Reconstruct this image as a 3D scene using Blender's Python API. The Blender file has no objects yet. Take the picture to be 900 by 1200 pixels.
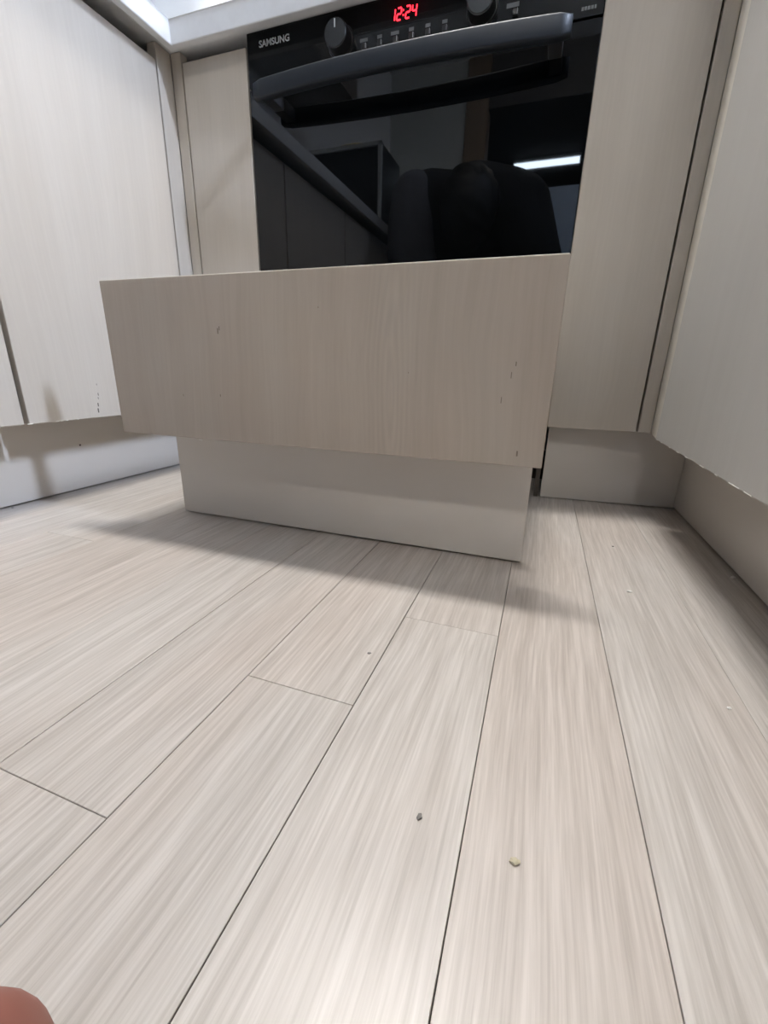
import bpy, bmesh, math, random
from mathutils import Vector, Matrix
random.seed(7)
SC = bpy.context.scene
COL = SC.collection

# ------------------------------------------------------------------ camera
CAM = Vector((0.5783, -0.8535, 0.2347))
PITCH, YAW, ROLL, FPX = -0.3180, 0.3350, 0.0227, 506.9
def cam_axes():
    f = Vector((-math.sin(YAW)*math.cos(PITCH), math.cos(YAW)*math.cos(PITCH), math.sin(PITCH)))
    r = Vector((math.cos(YAW), math.sin(YAW), 0)); u = r.cross(f)
    return r*math.cos(ROLL)+u*math.sin(ROLL), u*math.cos(ROLL)-r*math.sin(ROLL), f
CR, CU, CF = cam_axes()
cd = bpy.data.cameras.new('camera'); cam = bpy.data.objects.new('camera', cd); COL.objects.link(cam)
m = Matrix((CR, CU, -CF)).transposed().to_4x4(); m.translation = CAM
cam.matrix_world = m
cd.sensor_fit = 'HORIZONTAL'; cd.sensor_width = 36.0; cd.lens = FPX*36.0/900.0
cd.clip_start = 0.002; cd.clip_end = 50
SC.camera = cam

# ------------------------------------------------------------------ world, exposure, light strengths
w = bpy.data.worlds.new('world'); SC.world = w; w.use_nodes = True
w.node_tree.nodes['Background'].inputs[0].default_value = (0.8, 0.87, 1, 1)
w.node_tree.nodes['Background'].inputs[1].default_value = 0.05
vs = SC.view_settings
vs.view_transform = 'Standard'; vs.look = 'None'; vs.gamma = 1; vs.use_curve_mapping = False
vs.exposure = 0.55
LAMP_KITCHEN = ((1.0, 0.965, 0.92), 116)     # ceiling light over the oven
LAMP_SIDE = ((0.67, 0.78, 1.0), 315)         # ceiling light of the open side
LAMP_FILL = ((1.0, 0.95, 0.87), 50)         # added fill light, in a ceiling fixture behind the camera
LAMP_FAR = ((0.72, 0.85, 1.0), 30)          # ceiling light of the room behind

# ------------------------------------------------------------------ helpers
def bm_box(bm, a, b, bev=0.0, seg=1):
    lo = [min(a[i], b[i]) for i in range(3)]; hi = [max(a[i], b[i]) for i in range(3)]
    vs_ = [bm.verts.new((x, y, z)) for x in (lo[0], hi[0]) for y in (lo[1], hi[1]) for z in (lo[2], hi[2])]
    idx = [(0,1,3,2), (4,6,7,5), (0,4,5,1), (2,3,7,6), (0,2,6,4), (1,5,7,3)]
    fs = [bm.faces.new([vs_[i] for i in q]) for q in idx]
    if bev > 0:
        es = list({e for f in fs for e in f.edges})
        bmesh.ops.bevel(bm, geom=es, offset=bev, segments=seg, affect='EDGES', profile=0.5)
    return bm
def box(a, b, bev=0.0, seg=1): return bm_box(bmesh.new(), a, b, bev, seg)
def bm_cyl(bm, p, q, r0, r1=None, n=24, cap=True):
    p = Vector(p); q = Vector(q); r1 = r0 if r1 is None else r1
    d = (q-p).normalized(); s = d.orthogonal().normalized(); t = d.cross(s)
    A = [bm.verts.new(p+(s*math.cos(k*2*math.pi/n)+t*math.sin(k*2*math.pi/n))*r0) for k in range(n)]
    B = [bm.verts.new(q+(s*math.cos(k*2*math.pi/n)+t*math.sin(k*2*math.pi/n))*r1) for k in range(n)]
    for k in range(n): bm.faces.new((A[k], A[(k+1) % n], B[(k+1) % n], B[k]))
    if cap: bm.faces.new(A[::-1]); bm.faces.new(B)
    return bm
def bm_loft(bm, rings, cap=True):
    R = [[bm.verts.new(v) for v in ring] for ring in rings]; n = len(R[0])
    for a, b in zip(R[:-1], R[1:]):
        for k in range(n): bm.faces.new((a[k], a[(k+1) % n], b[(k+1) % n], b[k]))
    if cap: bm.faces.new(R[0][::-1]); bm.faces.new(R[-1])
    return bm
def wloc(o):
    v = Vector((0, 0, 0))
    while o is not None: v = v+o.location; o = o.parent
    return v
def link(name, me, mat, parent, smooth):
    o = bpy.data.objects.new(name, me); COL.objects.link(o)
    if mat: me.materials.append(mat)
    if smooth:
        me.polygons.foreach_set('use_smooth', [True]*len(me.polygons))
        if smooth is True:
            me.set_sharp_from_angle(angle=math.radians(20))
    if parent: o.parent = parent
    return o
def obj(name, bm, mat, parent=None, origin=None, smooth=True):
    """world-space bmesh -> one mesh object; the origin goes to `origin` or to the middle of its base"""
    bmesh.ops.recalc_face_normals(bm, faces=bm.faces[:])
    co = [v.co for v in bm.verts]
    if origin is None:
        origin = Vector(((min(c.x for c in co)+max(c.x for c in co))/2, (min(c.y for c in co)+max(c.y for c in co))/2, min(c.z for c in co)))
    origin = Vector(origin)
    bmesh.ops.translate(bm, vec=-origin, verts=bm.verts[:])
    me = bpy.data.meshes.new(name); bm.to_mesh(me); bm.free()
    o = link(name, me, mat, parent, smooth)
    o.location = origin-(wloc(parent) if parent else Vector((0, 0, 0)))
    return o
def tag(o, label, cat, group=None):
    o['label'] = label; o['category'] = cat
    if group: o['group'] = group
    return o
def thing(name, label, cat, loc, group=None):
    o = bpy.data.objects.new(name, None); COL.objects.link(o); o.location = loc; o.empty_display_size = 0.05
    return tag(o, label, cat, group)
def struct(name, bm, mat, smooth=True):
    o = obj(name, bm, mat, None, None, smooth); o['kind'] = 'structure'; return o

# ------------------------------------------------------------------ materials
class NT:
    def __init__(s, name):
        s.m = bpy.data.materials.new(name); s.m.use_nodes = True; s.t = s.m.node_tree
        s.b = s.t.nodes['Principled BSDF']
    def n(s, typ, **kw):
        nd = s.t.nodes.new(typ)
        for k, v in kw.items():
            if k.startswith('i_'):
                key = k[2:]; key = int(key) if key.isdigit() else key
                nd.inputs[key].default_value = v
            else: setattr(nd, k, v)
        return nd
    def l(s, a, b): s.t.links.new(a, b)
def simple(name, col, rough=0.5, metal=0.0, spec=0.5, emit=None, es=0):
    k = NT(name); k.b.inputs['Base Color'].default_value = (*col, 1); k.b.inputs['Roughness'].default_value = rough
    k.b.inputs['Metallic'].default_value = metal; k.b.inputs['Specular IOR Level'].default_value = spec
    if emit: k.b.inputs['Emission Color'].default_value = (*emit, 1); k.b.inputs['Emission Strength'].default_value = es
    return k.m
def paint(name, col, rough=0.5, var=0.04, scale=3.0, bump=0.0, bscale=300, spec=0.5):
    """plain surface with a faint mottling and optional fine relief"""
    k = NT(name)
    g = k.n('ShaderNodeNewGeometry'); no = k.n('ShaderNodeTexNoise'); no.inputs['Scale'].default_value = scale; no.inputs['Detail'].default_value = 5
    k.l(g.outputs['Position'], no.inputs['Vector'])
    cr = k.n('ShaderNodeValToRGB'); cr.color_ramp.elements[0].position = 0.3; cr.color_ramp.elements[1].position = 0.7
    cr.color_ramp.elements[0].color = (*[c*(1-var) for c in col], 1); cr.color_ramp.elements[1].color = (*[min(1, c*(1+var)) for c in col], 1)
    k.l(no.outputs['Fac'], cr.inputs['Fac']); k.l(cr.outputs['Color'], k.b.inputs['Base Color'])
    k.b.inputs['Roughness'].default_value = rough; k.b.inputs['Specular IOR Level'].default_value = spec
    if bump:
        n2 = k.n('ShaderNodeTexNoise'); n2.inputs['Scale'].default_value = bscale; k.l(g.outputs['Position'], n2.inputs['Vector'])
        bu = k.n('ShaderNodeBump'); bu.inputs['Strength'].default_value = bump; bu.inputs['Distance'].default_value = 0.001
        k.l(n2.outputs['Fac'], bu.inputs['Height']); k.l(bu.outputs['Normal'], k.b.inputs['Normal'])
    return k.m
def wood(name, dark, light, axis, fine, coarse, rough, bump=0.15, rnd=0.0, contrast=1.0, warp=0.02, warm=None, spec=0.5, mix=0.5, ratio=0.025, flame=None):
    """streaky veneer; the grain runs along `axis` (0 x, 1 y, 2 z)"""
    k = NT(name)
    g = k.n('ShaderNodeNewGeometry'); oi = k.n('ShaderNodeObjectInfo')
    off = k.n('ShaderNodeVectorMath', operation='SCALE'); off.inputs[0].default_value = (31.7, 17.3, 43.1)
    k.l(oi.outputs['Random'], off.inputs['Scale'])
    pos = k.n('ShaderNodeVectorMath', operation='ADD'); k.l(g.outputs['Position'], pos.inputs[0]); k.l(off.outputs[0], pos.inputs[1])
    wn = k.n('ShaderNodeTexNoise'); wn.inputs['Scale'].default_value = 1.0; wn.inputs['Detail'].default_value = 2
    sw = k.n('ShaderNodeVectorMath', operation='MULTIPLY'); v = [7, 7, 7]; v[axis] = 3.0; sw.inputs[1].default_value = v
    k.l(pos.outputs[0], sw.inputs[0]); k.l(sw.outputs[0], wn.inputs['Vector'])
    ws = k.n('ShaderNodeVectorMath', operation='SCALE'); ws.inputs['Scale'].default_value = warp; k.l(wn.outputs['Color'], ws.inputs[0])
    p2 = k.n('ShaderNodeVectorMath', operation='ADD'); k.l(pos.outputs[0], p2.inputs[0]); k.l(ws.outputs[0], p2.inputs[1])
    def streak(across, along, detail, rough_):
        s = k.n('ShaderNodeVectorMath', operation='MULTIPLY'); v = [across]*3; v[axis] = along; s.inputs[1].default_value = v
        k.l(p2.outputs[0], s.inputs[0])
        t = k.n('ShaderNodeTexNoise'); t.inputs['Scale'].default_value = 1; t.inputs['Detail'].default_value = detail; t.inputs['Roughness'].default_value = rough_
        k.l(s.outputs[0], t.inputs['Vector']); return t
    a = streak(fine, fine*ratio, 4, 0.6); b = streak(coarse, coarse*0.035, 2, 0.5)
    mx = k.n('ShaderNodeMix', data_type='FLOAT'); mx.inputs[0].default_value = mix
    k.l(a.outputs['Fac'], mx.inputs[2]); k.l(b.outputs['Fac'], mx.inputs[3])
    cr = k.n('ShaderNodeValToRGB'); e = cr.color_ramp.elements
    e[0].position = 0.5-0.16/contrast; e[1].position = 0.5+0.16/contrast
    e[0].color = (*dark, 1); e[1].color = (*light, 1)
    k.l(mx.outputs[0], cr.inputs['Fac'])
    col = cr.outputs['Color']
    if warm:
        lo = k.n('ShaderNodeTexNoise'); lo.inputs['Scale'].default_value = 1; lo.inputs['Detail'].default_value = 1
        s = k.n('ShaderNodeVectorMath', operation='MULTIPLY'); v = [9]*3; v[axis] = 2.5; s.inputs[1].default_value = v
        k.l(pos.outputs[0], s.inputs[0]); k.l(s.outputs[0], lo.inputs['Vector'])
        r2 = k.n('ShaderNodeValToRGB'); r2.color_ramp.elements[0].position = 0.4; r2.color_ramp.elements[1].position = 0.65
        r2.color_ramp.elements[0].color = (1, 1, 1, 1); r2.color_ramp.elements[1].color = (*warm, 1)
        k.l(lo.outputs['Fac'], r2.inputs['Fac'])
        m2 = k.n('ShaderNodeMix', data_type='RGBA', blend_type='MULTIPLY'); m2.inputs[0].default_value = 1.0
        k.l(col, m2.inputs[6]); k.l(r2.outputs['Color'], m2.inputs[7]); col = m2.outputs[2]
    if flame:
        # nested arches of a flat-sawn figure round the point flame = (x, z)
        df = k.n('ShaderNodeVectorMath', operation='SUBTRACT'); df.inputs[1].default_value = (flame[0], 0, flame[1]); k.l(g.outputs['Position'], df.inputs[0])
        ws2 = k.n('ShaderNodeVectorMath', operation='SCALE'); ws2.inputs['Scale'].default_value = 0.02; k.l(wn.outputs['Color'], ws2.inputs[0])
        ad = k.n('ShaderNodeVectorMath', operation='ADD'); k.l(df.outputs[0], ad.inputs[0]); k.l(ws2.outputs[0], ad.inputs[1])
        sq = k.n('ShaderNodeVectorMath', operation='MULTIPLY'); sq.inputs[1].default_value = (1.0, 0.0, 0.11); k.l(ad.outputs[0], sq.inputs[0])
        ln = k.n('ShaderNodeVectorMath', operation='LENGTH'); k.l(sq.outputs[0], ln.inputs[0])
        fr_ = k.n('ShaderNodeMath', operation='MULTIPLY'); fr_.inputs[1].default_value = 1150; k.l(ln.outputs['Value'], fr_.inputs[0])
        si = k.n('ShaderNodeMath', operation='SINE'); k.l(fr_.outputs[0], si.inputs[0])
        fade = k.n('ShaderNodeMapRange'); fade.inputs['From Min'].default_value = 0.010; fade.inputs['From Max'].default_value = 0.040; fade.inputs['To Min'].default_value = 0.035; fade.inputs['To Max'].default_value = 0.0
        k.l(ln.outputs['Value'], fade.inputs['Value'])
        pr = k.n('ShaderNodeMath', operation='MULTIPLY_ADD'); pr.inputs[2].default_value = 1.0; k.l(si.outputs[0], pr.inputs[0]); k.l(fade.outputs[0], pr.inputs[1])
        m4 = k.n('ShaderNodeVectorMath', operation='SCALE'); k.l(col, m4.inputs[0]); k.l(pr.outputs[0], m4.inputs['Scale']); col = m4.outputs[0]
    if rnd:
        mr = k.n('ShaderNodeMapRange'); mr.inputs['To Min'].default_value = 1-rnd; mr.inputs['To Max'].default_value = 1+rnd
        k.l(oi.outputs['Random'], mr.inputs['Value'])
        m3 = k.n('ShaderNodeVectorMath', operation='SCALE'); k.l(col, m3.inputs[0]); k.l(mr.outputs[0], m3.inputs['Scale']); col = m3.outputs[0]
    k.l(col, k.b.inputs['Base Color'])
    k.b.inputs['Roughness'].default_value = rough; k.b.inputs['Specular IOR Level'].default_value = spec
    bu = k.n('ShaderNodeBump'); bu.inputs['Strength'].default_value = bump; bu.inputs['Distance'].default_value = 0.0006
    k.l(a.outputs['Fac'], bu.inputs['Height']); k.l(bu.outputs['Normal'], k.b.inputs['Normal'])
    return k.m

M = {}
M['plank'] = wood('floor_plank_wood', (0.435, 0.40, 0.365), (0.605, 0.57, 0.535), 1, 430, 115, 0.34, bump=0.12, rnd=0.015, contrast=1.25, warp=0.014, warm=(1.0, 0.965, 0.945), spec=0.45, mix=0.38, ratio=0.03)
M['plank_far'] = wood('floor_far_wood', (0.435, 0.40, 0.365), (0.605, 0.57, 0.535), 1, 430, 115, 0.34, bump=0.12)
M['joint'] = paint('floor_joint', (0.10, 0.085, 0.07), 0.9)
M['wood'] = wood('cabinet_veneer', (0.51, 0.463, 0.403), (0.585, 0.537, 0.472), 2, 230, 36, 0.5, bump=0.15, contrast=0.62, warp=0.03, warm=(0.965, 0.955, 0.94), spec=0.35)
M['wood_drawer'] = wood('drawer_veneer', (0.445, 0.39, 0.33), (0.525, 0.47, 0.41), 2, 210, 30, 0.5, bump=0.15, contrast=0.7, warp=0.045, warm=(0.97, 0.94, 0.92), spec=0.3, flame=(0.428, 0.215))
M['door_cool_sheen'] = wood('sheen_grey_veneer', (0.525, 0.51, 0.48), (0.575, 0.56, 0.53), 2, 230, 36, 0.4, bump=0.08, contrast=0.5, warp=0.03, spec=0.5)  # greyer copy of the cabinet veneer, cool sheen put into the colour
M['edge'] = paint('door_edge_band', (0.74, 0.70, 0.62), 0.45, 0.04, 25)
M['white'] = paint('white_plinth', (0.69, 0.645, 0.59), 0.32, 0.02, 4)
M['carcass'] = paint('carcass_board', (0.50, 0.48, 0.45), 0.6, 0.03, 6)
M['stone'] = paint('counter_stone', (0.70, 0.71, 0.72), 0.25, 0.03, 60)
M['wall'] = paint('wall_paint', (0.82, 0.83, 0.84), 0.7, 0.02, 2)
M['ceil'] = paint('ceiling_paint', (0.80, 0.80, 0.79), 0.8, 0.02, 2)
M['wall_dimmed'] = paint('dimmed_room_wall', (0.07, 0.068, 0.065), 0.8, 0.05, 2)  # near-black: the dimness of the next room put into the colour
M['wall_front'] = paint('front_wall_paint', (0.55, 0.57, 0.54), 0.8, 0.04, 2)
M['wall_cab'] = paint('dark_wall_cabinet', (0.10, 0.09, 0.08), 0.5, 0.05, 8)
M['casing'] = wood('casing_wood', (0.20, 0.14, 0.09), (0.30, 0.22, 0.15), 2, 120, 20, 0.5)
M['glass'] = simple('black_oven_glass', (0.002, 0.0025, 0.003), 0.02, 0, 0.36)
M['panel'] = simple('black_control_glass', (0.007, 0.0085, 0.010), 0.07, 0, 0.3)
M['oven_body'] = simple('oven_steel', (0.05, 0.05, 0.055), 0.4, 0.6)
M['handle'] = simple('grey_handle_metal', (0.012, 0.016, 0.022), 0.45, 0.1, 0.3)
M['knob'] = simple('black_knob', (0.012, 0.012, 0.013), 0.3)
M['knobcap'] = simple('knob_face', (0.06, 0.065, 0.07), 0.25, 0.7)
M['glint_chrome'] = simple('glint_chrome', (0.75, 0.77, 0.8), 0.12, 1.0)
M['print'] = simple('grey_print', (0.52, 0.55, 0.58), 0.5)
M['print_dim'] = simple('dim_print', (0.13, 0.14, 0.15), 0.5)
M['red'] = simple('red_led', (0.3, 0.0, 0.0), 0.5, 0, 0.5, (1.0, 0.02, 0.035), 3.2)
M['scuff'] = simple('scuff', (0.12, 0.10, 0.085), 0.8)
M['nick'] = simple('nick', (0.24, 0.20, 0.165), 0.8)
M['chip'] = simple('chipped_edge', (0.78, 0.76, 0.72), 0.6)
M['crumb_dark'] = simple('dark_crumb', (0.22, 0.21, 0.20), 0.7)
M['crumb_pale'] = simple('pale_crumb', (0.55, 0.50, 0.36), 0.7)
M['crumb_white'] = simple('white_crumb', (0.8, 0.79, 0.76), 0.7)
M['black'] = simple('black_plastic', (0.012, 0.013, 0.014), 0.25)
M['grey'] = simple('grey_plastic', (0.34, 0.36, 0.37), 0.4)
M['yellow'] = simple('yellow_packet', (0.55, 0.40, 0.08), 0.5)
M['fridge'] = simple('pale_blue_enamel', (0.38, 0.48, 0.62), 0.35)
M['skin'] = paint('skin', (0.27, 0.105, 0.08), 0.5, 0.08, 60)
M['nail'] = simple('nail', (0.45, 0.24, 0.19), 0.3)
M['hair'] = simple('black_hair', (0.006, 0.006, 0.007), 0.55)
M['jacket'] = paint('black_cloth', (0.008, 0.009, 0.012), 0.9, 0.1, 40)
M['sleeve'] = paint('charcoal_cloth', (0.10, 0.105, 0.125), 0.9, 0.1, 40)
M['lamp_box'] = simple('lamp_housing', (0.7, 0.7, 0.7), 0.5)

# ------------------------------------------------------------------ the setting
XL, XR = -0.1714, 0.7508           # door faces of the left and right runs
TL, TR = -0.2453, 0.8334           # their plinth boards
ZD, ZT = 0.1414, 0.7690            # door bottom and top
ZLIP, ZU, ZC = 0.7826, 0.7975, 0.8175   # counter slab with a built-up front edge
OV = 0.0392
WALLX, WALLY, ENDY = -0.78, 0.62, -1.62
BX1 = 3.2; FY = -3.0; FARY = -6.2; CEIL = 2.32
F0 = struct('floor', box((WALLX-0.1, FARY, -0.06), (BX1+0.1, WALLY+0.1, -0.0075)), M['joint'])
PITCHX, X0 = 0.0918, 0.5673
joints = {0: -0.488, -1: -0.617, -2: -0.741, -6: -0.462}
tight = {0: 0.0003, -1: 0.00035, -2: 0.0003, -3: 0.0003, 1: 0.00025}      # half the joint at the right side of a row
for i in range(-12, 4):
    xa = X0+(i-1)*PITCHX; xb = xa+PITCHX
    j0 = joints.get(i, -0.93-0.07*((i*5) % 4))
    cuts = sorted([y for y in [j0+k*1.2 for k in range(-3, 3)] if -2.6 < y < 0.2]+[-2.6, 0.2])
    for a, b in zip(cuts[:-1], cuts[1:]):
        if b-a < 0.02: continue
        gl, gr = tight.get(i-1, 0.00008), tight.get(i, 0.00008)
        gy = 0.0002 if i in (-1, -2) else 0.0001
        bm = box((xa+gl, a+gy, -0.0075), (xb-gr, b-gy, random.uniform(-0.00006, 0.0)), 0.0003)
        obj('plank', bm, M['plank'], F0)
o = obj('floor_boards_beyond', box((WALLX, FARY, -0.0075), (BX1, -2.6, 0)), M['plank_far'], F0); o['kind'] = 'stuff'
o = obj('floor_boards_beside', box((X0+3*PITCHX+0.0005, -2.6, -0.0075), (BX1, 0.2, 0)), M['plank_far'], F0); o['kind'] = 'stuff'
struct('wall_left', box((WALLX-0.1, FARY, 0), (WALLX, WALLY, CEIL)), M['wall'])
struct('wall_back', box((WALLX-0.1, WALLY, 0), (BX1+0.1, WALLY+0.1, CEIL)), M['wall'])
struct('wall_right', box((BX1, FARY, 0), (BX1+0.1, WALLY, CEIL)), M['wall'])
struct('wall_end', box((WALLX-0.1, FARY-0.1, 0), (BX1+0.1, FARY, CEIL)), M['wall_dimmed'])
struct('ceiling', box((WALLX-0.1, FY-0.05, CEIL), (BX1+0.1, WALLY+0.1, CEIL+0.1)), M['ceil'])
struct('ceiling_beyond', box((WALLX-0.1, FARY-0.1, CEIL), (BX1+0.1, FY-0.05, CEIL+0.1)), M['wall_dimmed'])
bm = bmesh.new(); bm_box(bm, (WALLX, FY-0.1, 0), (-0.20, FY, CEIL)); struct('wall_front', bm, M['wall_front'])
struct('wall_front_lintel', box((-0.04, FY-0.1, 2.02), (1.15, FY, CEIL)), M['wall_dimmed'])
struct('wall_front_right', box((1.15, FY-0.1, 0), (BX1, FY, CEIL)), M['wall_dimmed'])
bm = bmesh.new(); bm_box(bm, (-0.20, FY-0.12, 0), (-0.04, FY+0.02, CEIL), 0.004); struct('trim_1', bm, M['casing'])
# ------------------------------------------------------------------ ceiling lights
def ceiling_light(loc, light, label):
    x, y = loc
    t = thing('ceiling_light', label, 'ceiling light', (x, y, CEIL-0.05), 'ceiling lights')
    obj('housing', box((x-0.33, y-0.085, CEIL-0.022), (x+0.33, y+0.085, CEIL), 0.004), M['lamp_box'], t)
    for s in (-1, 1):
        obj('end_cap', box((x+s*0.318, y-0.07, CEIL-0.05), (x+s*0.33, y+0.07, CEIL-0.022), 0.003), M['lamp_box'], t)
    bm = bmesh.new(); prof = []
    for k in range(9):
        a = math.pi*k/8; prof.append((0.062*math.cos(a), -0.028*math.sin(a)))
    bm_loft(bm, [[(x+s*0.318, y+p[0], CEIL-0.022+p[1]) for p in prof] for s in (-1, 1)])
    obj('diffuser', bm, simple('lamp_diffuser', (0.8, 0.8, 0.8), 0.5, 0, 0.5, light[0], light[1]), t)
ceiling_light((0.29, -0.03), LAMP_KITCHEN, 'ceiling light above the oven, out of the picture')
ceiling_light((2.25, -0.50), LAMP_SIDE, 'ceiling light beyond the right cabinets, out of the picture')
ceiling_light((0.75, -2.25), LAMP_FILL, 'added fill lamp behind the camera, out of the picture')
ceiling_light((0.315, -4.75), LAMP_FAR, 'lit ceiling light mirrored as a white bar in the oven glass')

# ------------------------------------------------------------------ base cabinets
def door_x(face, into, ya, yb, z0, z1, parent, mat):
    """door leaf with its face at x = face; `into` is the direction away from the room"""
    return obj('door', box((face, ya, z0), (face+into*0.018, yb, z1), 0.0012, 2), M[mat], parent)
def carcass(bm, a, b, t=0.016):
    bm_box(bm, a, b); return bm
def cabinet_x(face, into, ya, yb, name, label, xwall, doors=None):
    t = thing(name, label, 'cabinet', ((face+xwall)/2, (ya+yb)/2, ZD), 'base cabinets')
    obj('body', box((face+into*0.0205, ya+0.001, ZD+0.004), (xwall, yb-0.001, ZLIP-0.0010)), M['carcass'], t)
    if into > 0: obj('back_light_stop', box((xwall-0.016, ya+0.001, 0.001), (xwall, yb-0.001, ZD+0.003)), M['carcass'], t)  # added panel, keeps light from coming in under the cabinets
    for a, b in doors or [(ya+0.0015, yb-0.0015)]: door_x(face, into, a, b, ZD, ZT, t, 'wood' if into < 0 else 'door_cool_sheen')
    return t
# left run
lA = cabinet_x(XL, -1, -0.3968, -0.0400, 'base_cabinet', 'pale wood cabinet door beside the left corner, scuffed at its lower edge', WALLX+0.002, [(-0.3934, -0.0395)])
lB = cabinet_x(XL, -1, -0.80, -0.3972, 'base_cabinet', 'pale wood cabinet door cut off by the left edge, past the dark gap', WALLX+0.002, [(-0.798, -0.4004)])
lC = cabinet_x(XL, -1, -1.22, -0.8004, 'base_cabinet', 'left run cabinet mirrored dimly in the oven glass', WALLX+0.002)
lD = cabinet_x(XL, -1, -1.60, -1.2204, 'base_cabinet', 'last cabinet of the left run, behind the person', WALLX+0.002)
obj('corner_body', box((WALLX+0.002, -0.0385, ZD+0.004), (-0.205, WALLY-0.002, ZLIP-0.001)), M['carcass'], lA)
for p, q, r in ((-0.2700, 0.1815, 0.0016), (-0.2712, 0.1750, 0.0012), (-0.2735, 0.1635, 0.0022), (-0.2750, 0.1535, 0.0026), (-0.2698, 0.1985, 0.001)):
    obj('scuff', box((XL-0.0002, p-r*0.45, q-r*1.3), (XL+0.0004, p+r*0.45, q+r*1.6), 0.0003), M['scuff'], lA)
for p, s in ((-0.392, 0.004), (-0.350, 0.003), (-0.343, 0.002), (-0.334, 0.002), (-0.315, 0.002)):
    obj('chip', box((XL-0.001, p-s, ZD-0.0002), (XL+0.0003, p+s, ZD+0.0009), 0.0003), M['chip'], lA)
# corner filler of the left back corner
t = thing('corner_filler', 'narrow upright filler strips in the left back corner', 'filler panel', (XL, 0, ZD))
obj('side_strip', box((XL, -0.0362, ZD), (XL-0.020, 0.0, ZU-0.0005), 0.0008), M['wood'], t)
obj('back_strip', box((XL+0.0003, 0.0, ZD), (-0.1480, 0.018, ZU-0.0005), 0.0008), M['wood'], t)
# back run
def cabinet_y(xa, xb, name, label, z1=ZT):
    t = thing(name, label, 'cabinet', ((xa+xb)/2, 0.3, ZD), 'base cabinets')
    obj('body', box((xa, 0.0205, ZD+0.004), (xb, WALLY-0.002, ZLIP-0.0010)), M['carcass'], t)
    obj('door', box((xa+0.0004, 0, ZD), (xb-0.0008, 0.018, z1), 0.0012, 2), M['wood'], t)
    return t
cabinet_y(-0.1455, -0.0012, 'base_cabinet', 'narrow pale wood cabinet front left of the oven', 0.7790)
rn = cabinet_y(0.5925, 0.7375, 'base_cabinet', 'narrow pale wood cabinet front right of the oven')
obj('cavity_shade_panel', box((0.5850, 0.034, 0.0005), (0.5930, 0.60, ZD+0.003)), M['joint'], rn)  # added dark board, stands in for the shade under the oven
XF = 0.7600
t = thing('corner_filler', 'upright filler strips in the right back corner', 'filler panel', (XF, 0, ZD))
obj('back_strip', box((0.7400, 0.0, ZD), (XF-0.0003, 0.018, ZU-0.0005), 0.0010), M['wood'], t)
bm = bmesh.new(); bm_loft(bm, [[(XF, 0.0, z), (XF+0.018, 0.0, z), (XR+0.020, -0.0750, z), (XR+0.0022, -0.0750, z)] for z in (ZD, ZU-0.0005)])
obj('side_strip', bm, M['edge'], t)
# right run
rA = cabinet_x(XR, 1, -0.62, -0.0810, 'base_cabinet', 'large grey-lit cabinet door filling the right edge, chipped along its bottom', 1.36, [(-0.6185, -0.0815)])
cabinet_x(XR, 1, -1.12, -0.6204, 'base_cabinet', 'second cabinet of the right run, beyond the right edge', 1.36)
cabinet_x(XR, 1, -1.60, -1.1204, 'base_cabinet', 'last cabinet of the right run, behind the camera', 1.36)
obj('gap_light_stop', box((0.7715, -0.0803, ZD+0.001), (0.787, -0.0752, ZLIP-0.001)), M['carcass'], rA)  # added strip, stops light leaking through the door gap
obj('corner_body', box((0.786, -0.0805, ZD+0.004), (1.36, WALLY-0.002, ZLIP-0.001)), M['carcass'], rA)  # added block, closes the corner void to leaking light
obj('back_light_stop', box((1.344, -0.0805, 0.001), (1.36, WALLY-0.002, ZD+0.003)), M['carcass'], rA)  # same added light stop, behind the corner
for p, s in ((-0.09, 0.004), (-0.118, 0.003), (-0.165, 0.004), (-0.205, 0.006), (-0.245, 0.008), (-0.30, 0.007), (-0.345, 0.004), (-0.39, 0.012), (-0.42, 0.008)):
    obj('chip', box((XR-0.0003, p-s, ZD-0.0002), (XR+0.0012, p+s, ZD+0.0009), 0.0003), M['chip'], rA)
# plinth boards under the runs
def plinth(name, label, bm):
    o = obj(name, bm, M['white']); return tag(o, label, 'plinth board', 'plinth boards')
pl = plinth('plinth_board', 'white plinth board under the left cabinets', box((TL, -1.60, 0.0025), (TL-0.012, 0.064, ZD+0.003), 0.0006))
plinth('plinth_board', 'white plinth board under the right cabinet door', box((TR, -1.60, 0.0025), (TR+0.012, 0.064, ZD+0.003), 0.0006))
bm = box((0.5975, 0.050, 0.0015), (TR-0.0006, 0.062, ZD+0.003), 0.0006)
for v in bm.verts: v.co.y -= 0.018*max(0, min(1, (TR-v.co.x)/(TR-0.5975)))
plinth('plinth_board', 'short plinth board in the right back corner', bm)
plinth('plinth_board', 'short plinth board behind the pulled out drawer, left', box((TL+0.0006, 0.050, 0.0015), (0.0, 0.062, ZD+0.003), 0.0006))
sp = obj('speck', box((TL, -0.270, 0.083), (TL+0.0006, -0.2665, 0.0865), 0.0003), M['scuff'], pl)
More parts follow.
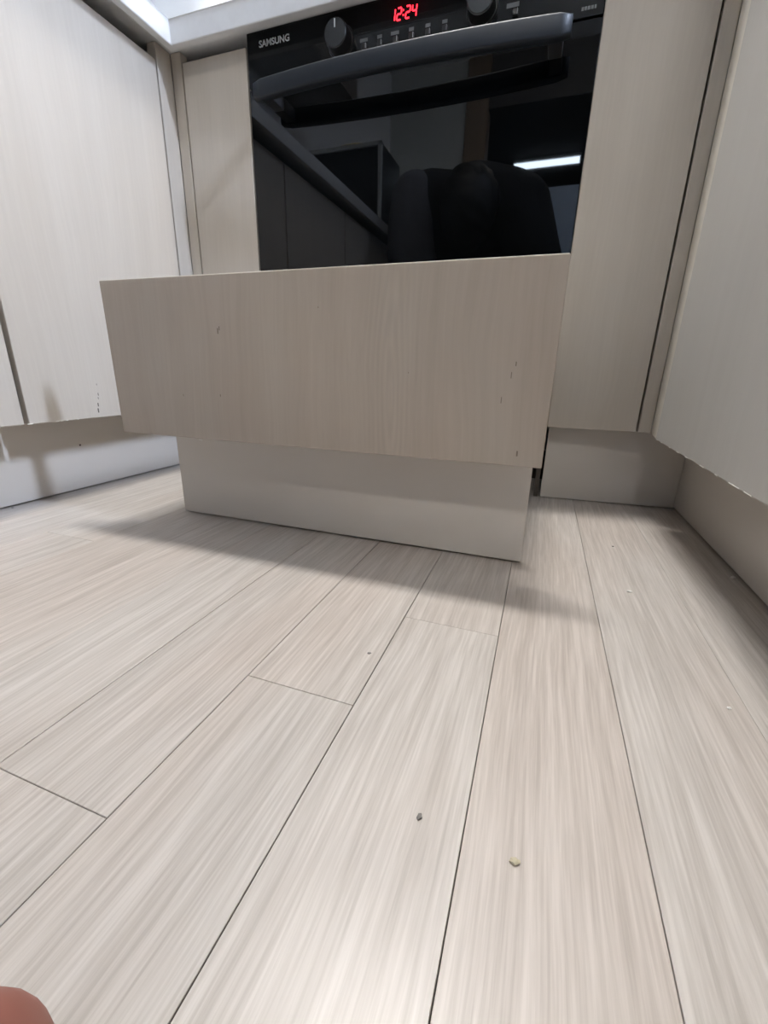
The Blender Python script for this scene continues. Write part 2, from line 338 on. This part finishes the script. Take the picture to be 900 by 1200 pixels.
# continuous worktop round the three runs
bm = bmesh.new()
def slab(a, b, z0, z1): bm_box(bm, (*a, z0), (*b, z1))
xo, xi, yo = XL+OV, XR-OV, -OV
outer = [(WALLX, WALLY), (WALLX, ENDY), (xo, ENDY), (xo, yo), (xi, yo), (xi, ENDY), (1.40, ENDY), (1.40, WALLY)]
n = len(outer)
def inset(d): return [(WALLX+0.001, WALLY-0.001), (WALLX+0.001, ENDY+d), (xo-d, ENDY+d), (xo-d, yo+d), (xi+d, yo+d), (xi+d, ENDY+d), (1.40-d, ENDY+d), (1.40-d, WALLY-0.001)]
top = [bm.verts.new((x, y, ZC)) for x, y in outer]; low = [bm.verts.new((x, y, ZLIP)) for x, y in outer]
ilow = [bm.verts.new((x, y, ZLIP)) for x, y in inset(0.014)]; iup = [bm.verts.new((x, y, ZU)) for x, y in inset(0.034)]
bm.faces.new(top); bm.faces.new(iup[::-1])
for k in range(n):
    j = (k+1) % n
    bm.faces.new((top[k], low[k], low[j], top[j])); bm.faces.new((low[k], ilow[k], ilow[j], low[j])); bm.faces.new((ilow[k], iup[k], iup[j], ilow[j]))
es = [e for e in bm.edges if all(v in top for v in e.verts) or all(v in low for v in e.verts)]
es += [e for e in bm.edges if (e.verts[0] in top and e.verts[1] in low) or (e.verts[1] in top and e.verts[0] in low)]
bmesh.ops.bevel(bm, geom=es, offset=0.0022, segments=3, affect='EDGES', profile=0.5)
o = obj('countertop', bm, M['stone']); tag(o, 'white stone worktop running above the cabinets and the oven', 'countertop')

# ------------------------------------------------------------------ oven
OX0, OX1, OZ0, OZG, OZ1 = 0.0012, 0.5925, 0.348, 0.7170, 0.7970
ov = thing('built_in_oven', 'black glass built-in oven with red clock digits under the worktop', 'oven', (0.2975, 0.25, OZ0))
obj('body', box((0.012, 0.022, OZ0), (0.583, 0.55, OZ1-0.001)), M['oven_body'], ov)
obj('door_glass', box((OX0, 0.0, OZ0), (OX1, 0.021, OZG-0.0012), 0.0012, 2), M['glass'], ov)
cp = obj('control_panel', box((OX0, 0.0, OZG+0.0012), (OX1, 0.021, OZ1), 0.0010, 2), M['panel'], ov)
# bowed handle: a rounded bar on two brackets
bm = bmesh.new(); rings = []
prof = []
for k in range(16):
    a = 2*math.pi*k/16
    c, s = math.cos(a), math.sin(a)
    prof.append((0.0085*math.copysign(abs(c)**0.3, c), 0.0135*math.copysign(abs(s)**0.28, s)))
for k in range(33):
    u = -1+2*k/32; x = 0.2975+0.2555*u; yc = -0.0585+0.0145*u*u; zc = 0.6870
    sc = 1.0 if abs(u) < 0.985 else 0.8
    rings.append([(x, yc+p[0]*sc, zc+p[1]*sc) for p in prof])
bm_loft(bm, rings)
h = obj('handle', bm, M['handle'], ov, smooth='all')
for x in (0.062, 0.533):
    obj('bracket', box((x-0.010, -0.043, 0.677), (x+0.010, 0.001, 0.697), 0.002, 2), M['oven_body'], h)
# knobs
def knob(x, z, r=0.0215):
    bm = bmesh.new()
    bm_cyl(bm, (x, 0.0005, z), (x, -0.004, z), r*1.12, r*1.06, 40); bm_cyl(bm, (x, -0.004, z), (x, -0.023, z), r, r*0.93, 40)
    k = obj('knob', bm, M['knob'], ov)
    bm = bmesh.new(); bm_cyl(bm, (x, -0.023, z), (x, -0.0245, z), r*0.90, r*0.84, 40); obj('knob_cap', bm, M['knobcap'], k)
    obj('pointer', box((x-0.0012, -0.0255, z+0.006), (x+0.0012, -0.0235, z+0.017), 0.0004), M['print'], k)
knob(0.186, 0.7545); knob(0.4200, 0.7545)
# display with seven segment clock digits
obj('display_window', box((0.2140, -0.0006, 0.7580), (0.3810, 0.0006, 0.7925), 0.0003), M['panel'], ov)
SEG = {'1': 'bc', '2': 'abged', '4': 'fgbc', '8': 'abcdefg'}
def digit(ch, x, z, wd, ht):
    tk = 0.0016; s = 0.10; y0, y1 = -0.0016, -0.0004
    P = {'a': ((0, ht), (wd, ht)), 'g': ((0, ht/2), (wd, ht/2)), 'd': ((0, 0), (wd, 0)), 'f': ((0, ht/2), (0, ht)), 'b': ((wd, ht/2), (wd, ht)), 'e': ((0, 0), (0, ht/2)), 'c': ((wd, 0), (wd, ht/2))}
    bm = bmesh.new()
    for g in SEG[ch]:
        (xa, za), (xb, zb) = P[g]
        if xa == xb: za += 0.0006; zb -= 0.0006
        else: xa += 0.0006; xb -= 0.0006
        q = bm_box(bm, (xa-tk/2 if xa == xb else xa, y0, za if xa == xb else za-tk/2), (xb+tk/2 if xa == xb else xb, y1, zb if xa == xb else zb+tk/2))
    for v in bm.verts: v.co.x += x+s*v.co.z; v.co.z += z
    obj('clock_digit', bm, M['red'], cp)
for ch, x in (('1', 0.2735), ('2', 0.2840), ('2', 0.2985), ('4', 0.3090)): digit(ch, x, 0.7645, 0.0068, 0.0145)
bm = bmesh.new()
for z in (0.7685, 0.7745): bm_box(bm, (0.2942, -0.0016, z), (0.2958, -0.0004, z+0.0018))
obj('clock_colon', bm, M['red'], cp)
# push buttons with small prints above
for k in range(6):
    x = 0.2290+0.0270*k
    b = obj('button', box((x-0.0042, -0.0045, 0.7365), (x+0.0042, 0.0005, 0.7445), 0.0012, 2), M['knob'], ov)
    obj('button_glint', box((x+0.0026, -0.0050, 0.7370), (x+0.0034, -0.0042, 0.7440), 0.0002), M['glint_chrome'], b)  # bright strip stands in for the highlight on the button
    wd = 0.0085 if k in (0, 2) else 0.005
    obj('button_print', box((x-wd, -0.0003, 0.7480), (x+wd*0.6, 0.0004, 0.7525)), M['print_dim'], ov)
obj('button', box((0.4655, -0.0045, 0.7365), (0.4740, 0.0005, 0.7445), 0.0012, 2), M['knob'], ov)
obj('button_glint', box((0.4722, -0.0050, 0.7370), (0.4730, -0.0042, 0.7440), 0.0002), M['glint_chrome'], ov)  # strip standing in for this button's highlight
obj('function_print', box((0.4560, -0.0003, 0.7480), (0.4740, 0.0004, 0.7535)), M['print_dim'], ov)
for x0, x1 in ((0.5620, 0.5652), (0.5662, 0.5690), (0.5700, 0.5735), (0.5745, 0.5780), (0.5790, 0.5815)):
    obj('small_print', box((x0, -0.0003, 0.7262), (x1, 0.0004, 0.7302)), M['print_dim'], ov)
def text(body, x, z, height, mat, parent, name, width):
    cu = bpy.data.curves.new(name, 'FONT'); cu.body = body; cu.size = 1; cu.extrude = 0.03; cu.offset = 0.02
    o = bpy.data.objects.new(name, cu); COL.objects.link(o)
    bpy.context.view_layer.update()
    me = bpy.data.meshes.new_from_object(o.evaluated_get(bpy.context.evaluated_depsgraph_get()))
    bpy.data.objects.remove(o); bpy.data.curves.remove(cu)
    bm = bmesh.new(); bm.from_mesh(me); bpy.data.meshes.remove(me)
    xs = [v.co.x for v in bm.verts]; ys = [v.co.y for v in bm.verts]
    for v in bm.verts:
        c = v.co.copy(); v.co = Vector((x+(c.x-min(xs))/(max(xs)-min(xs))*width, -0.0002+c.z*0.01, z+(c.y-min(ys))/(max(ys)-min(ys))*height))
    return obj(name, bm, mat, parent, smooth=False)
text('SAMSUNG', 0.0265, 0.7730, 0.0098, M['print'], cp, 'brand_lettering', 0.0615)

# ------------------------------------------------------------------ pulled out drawer under the oven
DX0, DX1, DY, DZ0, DZ1 = 0.0, 0.5866, -0.3737, 0.1386, 0.3393
dr = thing('oven_drawer', 'pulled out wooden drawer below the oven with a white plinth attached', 'drawer', (0.293, -0.2, 0.003))
fr = obj('front', box((DX0, DY, DZ0), (DX1, DY+0.018, DZ1), 0.0011, 2), M['wood_drawer'], dr)
obj('top_edge_band', box((DX0+0.001, DY+0.0008, DZ1-0.0004), (DX1-0.001, DY+0.0172, DZ1+0.0005), 0.0002), M['edge'], fr)
for x0, x1 in ((0.034, 0.047), (0.5395, 0.5525)):
    obj('side', box((x0, DY+0.018, 0.158), (x1, 0.10, 0.262), 0.0008), M['white'], dr)
obj('back', box((0.047, 0.088, 0.158), (0.5395, 0.10, 0.262), 0.0008), M['white'], dr)
obj('bottom', box((0.030, DY+0.0185, 0.150), (0.5565, 0.10, 0.158)), M['white'], dr)
obj('plinth', box((0.0364, -0.3128, 0.0028), (0.5777, -0.2998, 0.1495), 0.0008), M['white'], dr)
for x0, x1 in ((0.024, 0.033), (0.5535, 0.5625)):
    obj('runner', box((x0, DY+0.03, 0.185), (x1, 0.30, 0.225), 0.001), M['grey'], dr)
for x, z, w_, h_ in ((0.186, 0.276, 0.0012, 0.0042), (0.1885, 0.279, 0.001, 0.003), (0.181, 0.198, 0.0009, 0.0018), (0.5490, 0.243, 0.0008, 0.0028), (0.5455, 0.232, 0.0006, 0.004), (0.538, 0.207, 0.0006, 0.004), (0.560, 0.1525, 0.0012, 0.0035), (0.120, 0.196, 0.0006, 0.0018), (0.436, 0.232, 0.0005, 0.001), (0.327, 0.30, 0.0006, 0.0012)):
    obj('nick', box((x-w_*0.7, DY-0.0002, z-h_*0.8), (x+w_*0.7, DY+0.0004, z+h_*0.8), 0.0002), M['nick'], fr)
for x, z in ((0.085, 0.1245),):
    obj('white_speck', box((x-0.003, -0.3133, z-0.001), (x+0.003, -0.3124, z+0.001), 0.0003), M['chip'], dr)

# ------------------------------------------------------------------ crumbs on the floor
def crumb(x, y, r, mat, label, stretch=1.0, flat=0.6, rot=0.0, name='crumb'):
    bm = bmesh.new(); bmesh.ops.create_icosphere(bm, subdivisions=2, radius=r)
    for v in bm.verts:
        k = random.uniform(0.72, 1.15); v.co *= k; v.co.x *= stretch; v.co.z *= flat
    c, s = math.cos(rot), math.sin(rot)
    zmin = min(v.co.z for v in bm.verts)
    for v in bm.verts: v.co = Vector((x+v.co.x*c-v.co.y*s, y+v.co.x*s+v.co.y*c, v.co.z-zmin))
    o = obj(name, bm, mat, smooth=False); return tag(o, label, 'crumb', 'crumbs on the floor')
crumb(0.543, -0.681, 0.0015, M['crumb_dark'], 'dark oval crumb in the lower middle of the floor', 1.5, 0.6, 1.2)
crumb(0.594, -0.6865, 0.0020, M['crumb_pale'], 'pale yellowish crumb on the floor, nearest the camera', 1.4, 0.6, 0.2)
crumb(0.464, -0.556, 0.0015, M['crumb_dark'], 'dark speck just above the end joint of two planks', 1.2, 0.3, 0.5)
crumb(0.699, -0.344, 0.0020, M['crumb_white'], 'tiny white crumb in the middle of the right floor', 1.6, 0.5, 0.1)
crumb(0.826, -0.257, 0.0028, M['crumb_white'], 'white crumb against the right plinth board', 1.4, 0.6, 0.9)
crumb(0.738, -0.520, 0.0014, M['crumb_white'], 'tiny white crumb near the right edge of the floor', 1.3, 0.5, 0.4)
crumb(0.700, -0.200, 0.0013, M['crumb_dark'], 'tiny dark crumb before the right corner plinth', 1.3, 0.5, 0.4)
crumb(-0.2385, -0.408, 0.0016, M['crumb_dark'], 'tiny dark crumb against the left plinth board', 1.3, 0.5, 1.4)

# ------------------------------------------------------------------ things seen only in the oven glass
t = thing('microwave_oven', 'dark boxy appliance with a grey frame, mirrored in the oven glass', 'microwave', (-0.42, -1.36, ZC))
obj('body', box((-0.64, -1.50, ZC+0.012), (-0.200, -1.252, 1.158), 0.006, 2), M['black'], t)
bm = bmesh.new()
for a, b in (((-0.215, ZC+0.012), (-0.198, 1.160)), ((-0.642, 1.144), (-0.198, 1.160)), ((-0.642, ZC+0.012), (-0.627, 1.160))):
    bm_box(bm, (a[0], -1.253, a[1]), (b[0], -1.240, b[1]), 0.002)
obj('frame', bm, M['grey'], t)
for x in (-0.60, -0.24):
    for y in (-1.47, -1.29):
        bm = bmesh.new(); bm_cyl(bm, (x, y, ZC), (x, y, ZC+0.013), 0.014, n=12); obj('foot', bm, M['black'], t)
bm = bmesh.new()
prof = [(0.045, 0.03), (0.055, 0.028), (0.06, 0.03), (0.052, 0.02), (0.04, 0.004)]
bm_loft(bm, [[(-0.37+a*sx, -1.33+b*sy, 1.160+0.010*k) for sx, sy, a, b in ((1, 1, u, v), (-1, 1, u, v), (-1, -1, u, v), (1, -1, u, v))] for k, (u, v) in enumerate(prof)][:5])
tag(obj('snack_packet', bm, M['yellow']), 'small yellow packet on the dark appliance, mirrored in the glass', 'packet')
for k, (ya, yb) in enumerate(((-0.35, 0.618), (-0.95, -0.354), (-1.55, -0.954))):
    t = thing('wall_cabinet', ('dark wall cabinet over the left corner of the worktop', 'dark wall cabinet over the middle of the left run', 'dark wall cabinet over the end of the left run')[k]+', out of the picture', 'cabinet', (-0.6, (ya+yb)/2, 1.45), 'wall cabinets')
    obj('body', box((WALLX+0.001, ya, 1.45), (-0.462, yb, 2.20)), M['wall_cab'], t)
    obj('door', box((-0.460, ya+0.0015, 1.445), (-0.442, yb-0.0015, 2.20), 0.0015), M['wall_cab'], t)
t = thing('refrigerator', 'pale blue refrigerator mirrored at the lower right of the oven glass', 'refrigerator', (0.75, -2.8, 0))
obj('body', box((0.30, -3.0+0.03, 0.02), (1.10, -2.56, 1.34), 0.006, 2), M['fridge'], t)
obj('upper_door', box((0.30, -2.558, 0.95), (1.10, -2.50, 1.34), 0.006, 2), M['fridge'], t)
obj('lower_door', box((0.30, -2.558, 0.03), (1.10, -2.50, 0.945), 0.006, 2), M['fridge'], t)
for x in (0.36, 1.04):
    for y in (-2.92, -2.6):
        bm = bmesh.new(); bm_cyl(bm, (x, y, 0), (x, y, 0.021), 0.02, n=12); obj('foot', bm, M['black'], t)

# ------------------------------------------------------------------ the photographer, crouching behind the phone
def skin(name, verts, edges, radii, mat, parent, sub=2, root=0):
    me = bpy.data.meshes.new(name); me.from_pydata([Vector(v)-wloc(parent) for v in verts], edges, [])
    o = bpy.data.objects.new(name+'_tmp', me); COL.objects.link(o)
    o.modifiers.new('skin', 'SKIN').use_smooth_shade = True
    if not me.skin_vertices: me.attributes.new('skin', 'FLOAT', 'POINT')
    for k, r in enumerate(radii):
        sv = me.skin_vertices[0].data[k]; sv.radius = (r, r) if not isinstance(r, tuple) else r; sv.use_root = (k == root)
    s = o.modifiers.new('sub', 'SUBSURF'); s.levels = sub; s.render_levels = sub
    bpy.context.view_layer.update()
    m2 = bpy.data.meshes.new_from_object(o.evaluated_get(bpy.context.evaluated_depsgraph_get()))
    bpy.data.objects.remove(o); m2.name = name
    m2.materials.clear()
    return link(name, m2, mat, parent, 'all')
def camp(a, b, c): return CAM+CR*a+CU*b+CF*c       # a point measured from the lens: right, up, forward
PB = Vector((0.20, -1.40, 0.0))
pe = thing('person', 'person in dark clothes crouching with a phone, fingertip in the lower left corner', 'person', PB)
V, E_, Rr = [], [], []
def add(p, r, prev=None):
    V.append(Vector(p)); Rr.append(r)
    if prev is not None: E_.append((prev, len(V)-1))
    return len(V)-1
pel = add((0.20, -1.50, 0.50), (0.13, 0.11))
sp1 = add((0.20, -1.40, 0.66), (0.125, 0.10), pel)
che = add((0.19, -1.23, 0.80), (0.09, 0.075), sp1)
nck = add((0.21, -1.09, 0.850), 0.048, che)
hd0 = add((0.225, -1.025, 0.860), 0.072, nck)
hd1 = add((0.245, -0.955, 0.815), (0.080, 0.088), hd0)
hd2 = add((0.255, -0.945, 0.745), (0.058, 0.060), hd1)
# right arm to the phone
ls = add((0.40, -1.10, 0.80), 0.042, che); le = add((0.545, -1.12, 0.535), 0.044, ls); lw = add((0.480, -1.005, 0.235), 0.026, le)
pal = add(camp(-0.092, -0.062, -0.030), (0.034, 0.017), lw)
# fingers lie across the back of the phone; one tip reaches beside the lens
def finger(prev, pts, r):
    k = prev
    for j, p in enumerate(pts): k = add(p, r*(1-0.05*j), k)
    return k
idx = finger(pal, [camp(-0.086, -0.050, 0.002), camp(-0.076, -0.058, 0.024), camp(-0.053, -0.0615, 0.037), camp(-0.0318, -0.0540, 0.039)], 0.0125)
finger(pal, [camp(-0.086, -0.066, 0.000), camp(-0.060, -0.066, 0.0100), camp(-0.032, -0.065, 0.0105), camp(-0.016, -0.064, 0.0105)], 0.0086)
finger(pal, [camp(-0.086, -0.086, 0.000), camp(-0.060, -0.086, 0.0100), camp(-0.034, -0.085, 0.0105), camp(-0.020, -0.084, 0.0100)], 0.0082)
finger(pal, [camp(-0.084, -0.104, 0.000), camp(-0.060, -0.104, 0.0095), camp(-0.042, -0.103, 0.0095), camp(-0.031, -0.102, 0.0090)], 0.0072)
finger(pal, [camp(-0.086, -0.030, -0.030), camp(-0.064, -0.018, -0.0260), camp(-0.044, -0.012, -0.0240)], 0.0098)
# left arm, hand on the knee
rs = add((0.005, -1.12, 0.855), 0.042, che); re = add((0.00, -1.10, 0.60), 0.044, rs); rw = add((0.035, -0.955, 0.520), 0.027, re)
rp = add((0.05, -0.895, 0.505), (0.032, 0.015), rw)
for k, (dx, ln) in enumerate(((-0.026, 0.052), (-0.009, 0.066), (0.009, 0.07), (0.026, 0.062))):
    finger(rp, [(0.05+dx*1.1, -0.865, 0.498), (0.05+dx*1.25, -0.865+ln*0.5, 0.482), (0.05+dx*1.3, -0.865+ln*0.75, 0.452)], 0.0082 if k else 0.0070)
finger(rp, [(0.092, -0.91, 0.500), (0.108, -0.885, 0.486), (0.114, -0.865, 0.468)], 0.0092)
# legs
LEGS = (((0.11, -1.49, 0.49), (0.05, -1.02, 0.46), (0.06, -1.31, 0.085), (0.04, -1.14, 0.034)), ((0.29, -1.49, 0.49), (0.36, -1.03, 0.46), (0.36, -1.33, 0.085), (0.38, -1.16, 0.034)))
for hip, kne, ank, toe in LEGS:
    a = add(hip, 0.085, pel); b = add(kne, 0.054, a); c = add(ank, 0.036, b); d = add(toe, (0.030, 0.030), c)
body = skin('body', V, E_, Rr, M['skin'], pe, 3)
# clothing
def chain(name, pts, radii, mat, edges=None, sub=2):
    return skin(name, [Vector(p) for p in pts], edges or [(k, k+1) for k in range(len(pts)-1)], radii, mat, pe, sub)
def blob(name, caps, mat, vox=0.013):
    """one smooth skin over a set of capsules ((p, r), (q, s))"""
    bm = bmesh.new()
    for (p, r0), (q, r1) in caps:
        p, q = Vector(p), Vector(q); n_ = max(2, int((q-p).length/0.02))
        for k in range(n_+1):
            f = k/n_; r = r0+(r1-r0)*f
            bmesh.ops.create_icosphere(bm, subdivisions=2, radius=r, matrix=Matrix.Translation(p+(q-p)*f-wloc(pe)))
    me = bpy.data.meshes.new(name); bm.to_mesh(me); bm.free()
    o = bpy.data.objects.new(name+'_tmp', me); COL.objects.link(o)
    rm = o.modifiers.new('r', 'REMESH'); rm.mode = 'VOXEL'; rm.voxel_size = vox
    sm = o.modifiers.new('s', 'SMOOTH'); sm.factor = 0.6; sm.iterations = 6
    bpy.context.view_layer.update()
    m2 = bpy.data.meshes.new_from_object(o.evaluated_get(bpy.context.evaluated_depsgraph_get()))
    bpy.data.objects.remove(o); m2.name = name
    return link(name, m2, mat, pe, 'all')
blob('jacket', [(((0.20, -1.50, 0.50), 0.155), ((0.20, -1.38, 0.70), 0.165)), (((0.20, -1.38, 0.70), 0.165), ((0.19, -1.20, 0.84), 0.150)),
                (((0.19, -1.20, 0.84), 0.150), ((0.05, -1.14, 0.885), 0.112)), (((0.19, -1.20, 0.84), 0.150), ((0.24, -1.09, 0.88), 0.105)), (((0.24, -1.09, 0.88), 0.105), ((0.37, -1.09, 0.825), 0.125)),
                (((0.19, -1.20, 0.84), 0.150), ((0.40, -1.10, 0.815), 0.125)), (((0.40, -1.10, 0.815), 0.125), ((0.515, -1.11, 0.585), 0.090)),
                (((0.515, -1.11, 0.585), 0.090), ((0.484, -1.015, 0.265), 0.042))], M['jacket'])
blob('sleeve', [(((0.00, -1.10, 0.885), 0.100), ((-0.01, -1.085, 0.76), 0.098)), (((-0.005, -1.085, 0.70), 0.104), ((0.01, -1.095, 0.59), 0.098)), (((0.00, -1.095, 0.59), 0.085), ((0.032, -0.965, 0.525), 0.044))], M['sleeve'])
for hip, kne, ank, toe in LEGS:
    mid = (Vector(kne)+Vector(ank))/2+Vector((0, -0.03, 0))
    chain('trouser_leg', [Vector(hip)+Vector((0, -0.01, -0.01)), (Vector(hip)+Vector(kne))/2, kne, mid, Vector(ank)+Vector((0, 0.008, 0.02))], [0.115, 0.098, 0.078, 0.070, 0.055], M['sleeve'])
    chain('slipper', [(ank[0], ank[1]-0.04, 0.046), ((ank[0]+toe[0])/2, (ank[1]+toe[1])/2, 0.048), (toe[0], toe[1], 0.040)], [(0.040, 0.040), (0.046, 0.042), (0.046, 0.036)], M['jacket'])
# hair hanging over the bowed head
bm = bmesh.new(); bmesh.ops.create_icosphere(bm, subdivisions=4, radius=1)
for v in bm.verts:
    n_ = v.co.copy(); c_ = Vector((0.243, -0.960, 0.815))
    v.co = c_+Vector((n_.x*0.102, n_.y*0.108, n_.z*0.112))
    if n_.y < -0.2 and n_.z < -0.3: v.co = c_+(v.co-c_)*0.75
    if n_.y > -0.2 and n_.z < 0: v.co.z -= 0.05*abs(n_.z)
    v.co += n_*0.004*math.sin(n_.x*40+n_.z*6)
obj('hair', bm, M['hair'], pe, smooth='all')
# face details, turned down towards the phone
for s in (-1, 1):
    bm = bmesh.new(); bmesh.ops.create_uvsphere(bm, u_segments=14, v_segments=8, radius=0.010)
    bmesh.ops.translate(bm, vec=Vector((0.256+s*0.030, -0.905, 0.752)), verts=bm.verts[:]); obj('eye', bm, M['chip'], body)
    bm = bmesh.new(); bmesh.ops.create_icosphere(bm, subdivisions=2, radius=0.018)
    for v in bm.verts: v.co = Vector((0.245+s*0.090+v.co.x*0.5, -0.990+v.co.y, 0.795+v.co.z*1.5))
    obj('ear', bm, M['skin'], body, smooth='all')
bm = bmesh.new(); bm_loft(bm, [[(0.258+dx*w_, -0.902-0.004*k+dy*w_, 0.742-0.012*k) for dx, dy in ((-0.010, 0), (0, 0.018), (0.010, 0))] for k, w_ in enumerate((0.4, 0.8, 1.2, 0.9))]); obj('nose', bm, M['skin'], body, smooth='all')
obj('mouth', box((0.238, -0.930, 0.685), (0.278, -0.918, 0.694), 0.002), M['nail'], body)
# phone held at the lens
ph = thing('smartphone', 'black phone held by the person behind the picture, out of view', 'phone', camp(-0.03, -0.075, -0.007))
def phone_box(a, b, bev):
    bm = box(a, b, bev, 2)
    for v in bm.verts: v.co = camp(*v.co)
    return bm
obj('case', phone_box((-0.066, -0.148, -0.0125), (0.010, 0.010, -0.0035), 0.0035), M['black'], ph)
obj('screen', phone_box((-0.064, -0.146, -0.0130), (0.008, 0.008, -0.0122), 0.0002), M['glass'], ph)
obj('lens_ring', phone_box((-0.010, -0.010, -0.0036), (0.008, 0.008, -0.0026), 0.0004), M['oven_body'], ph)

SC.cycles.use_denoising = True
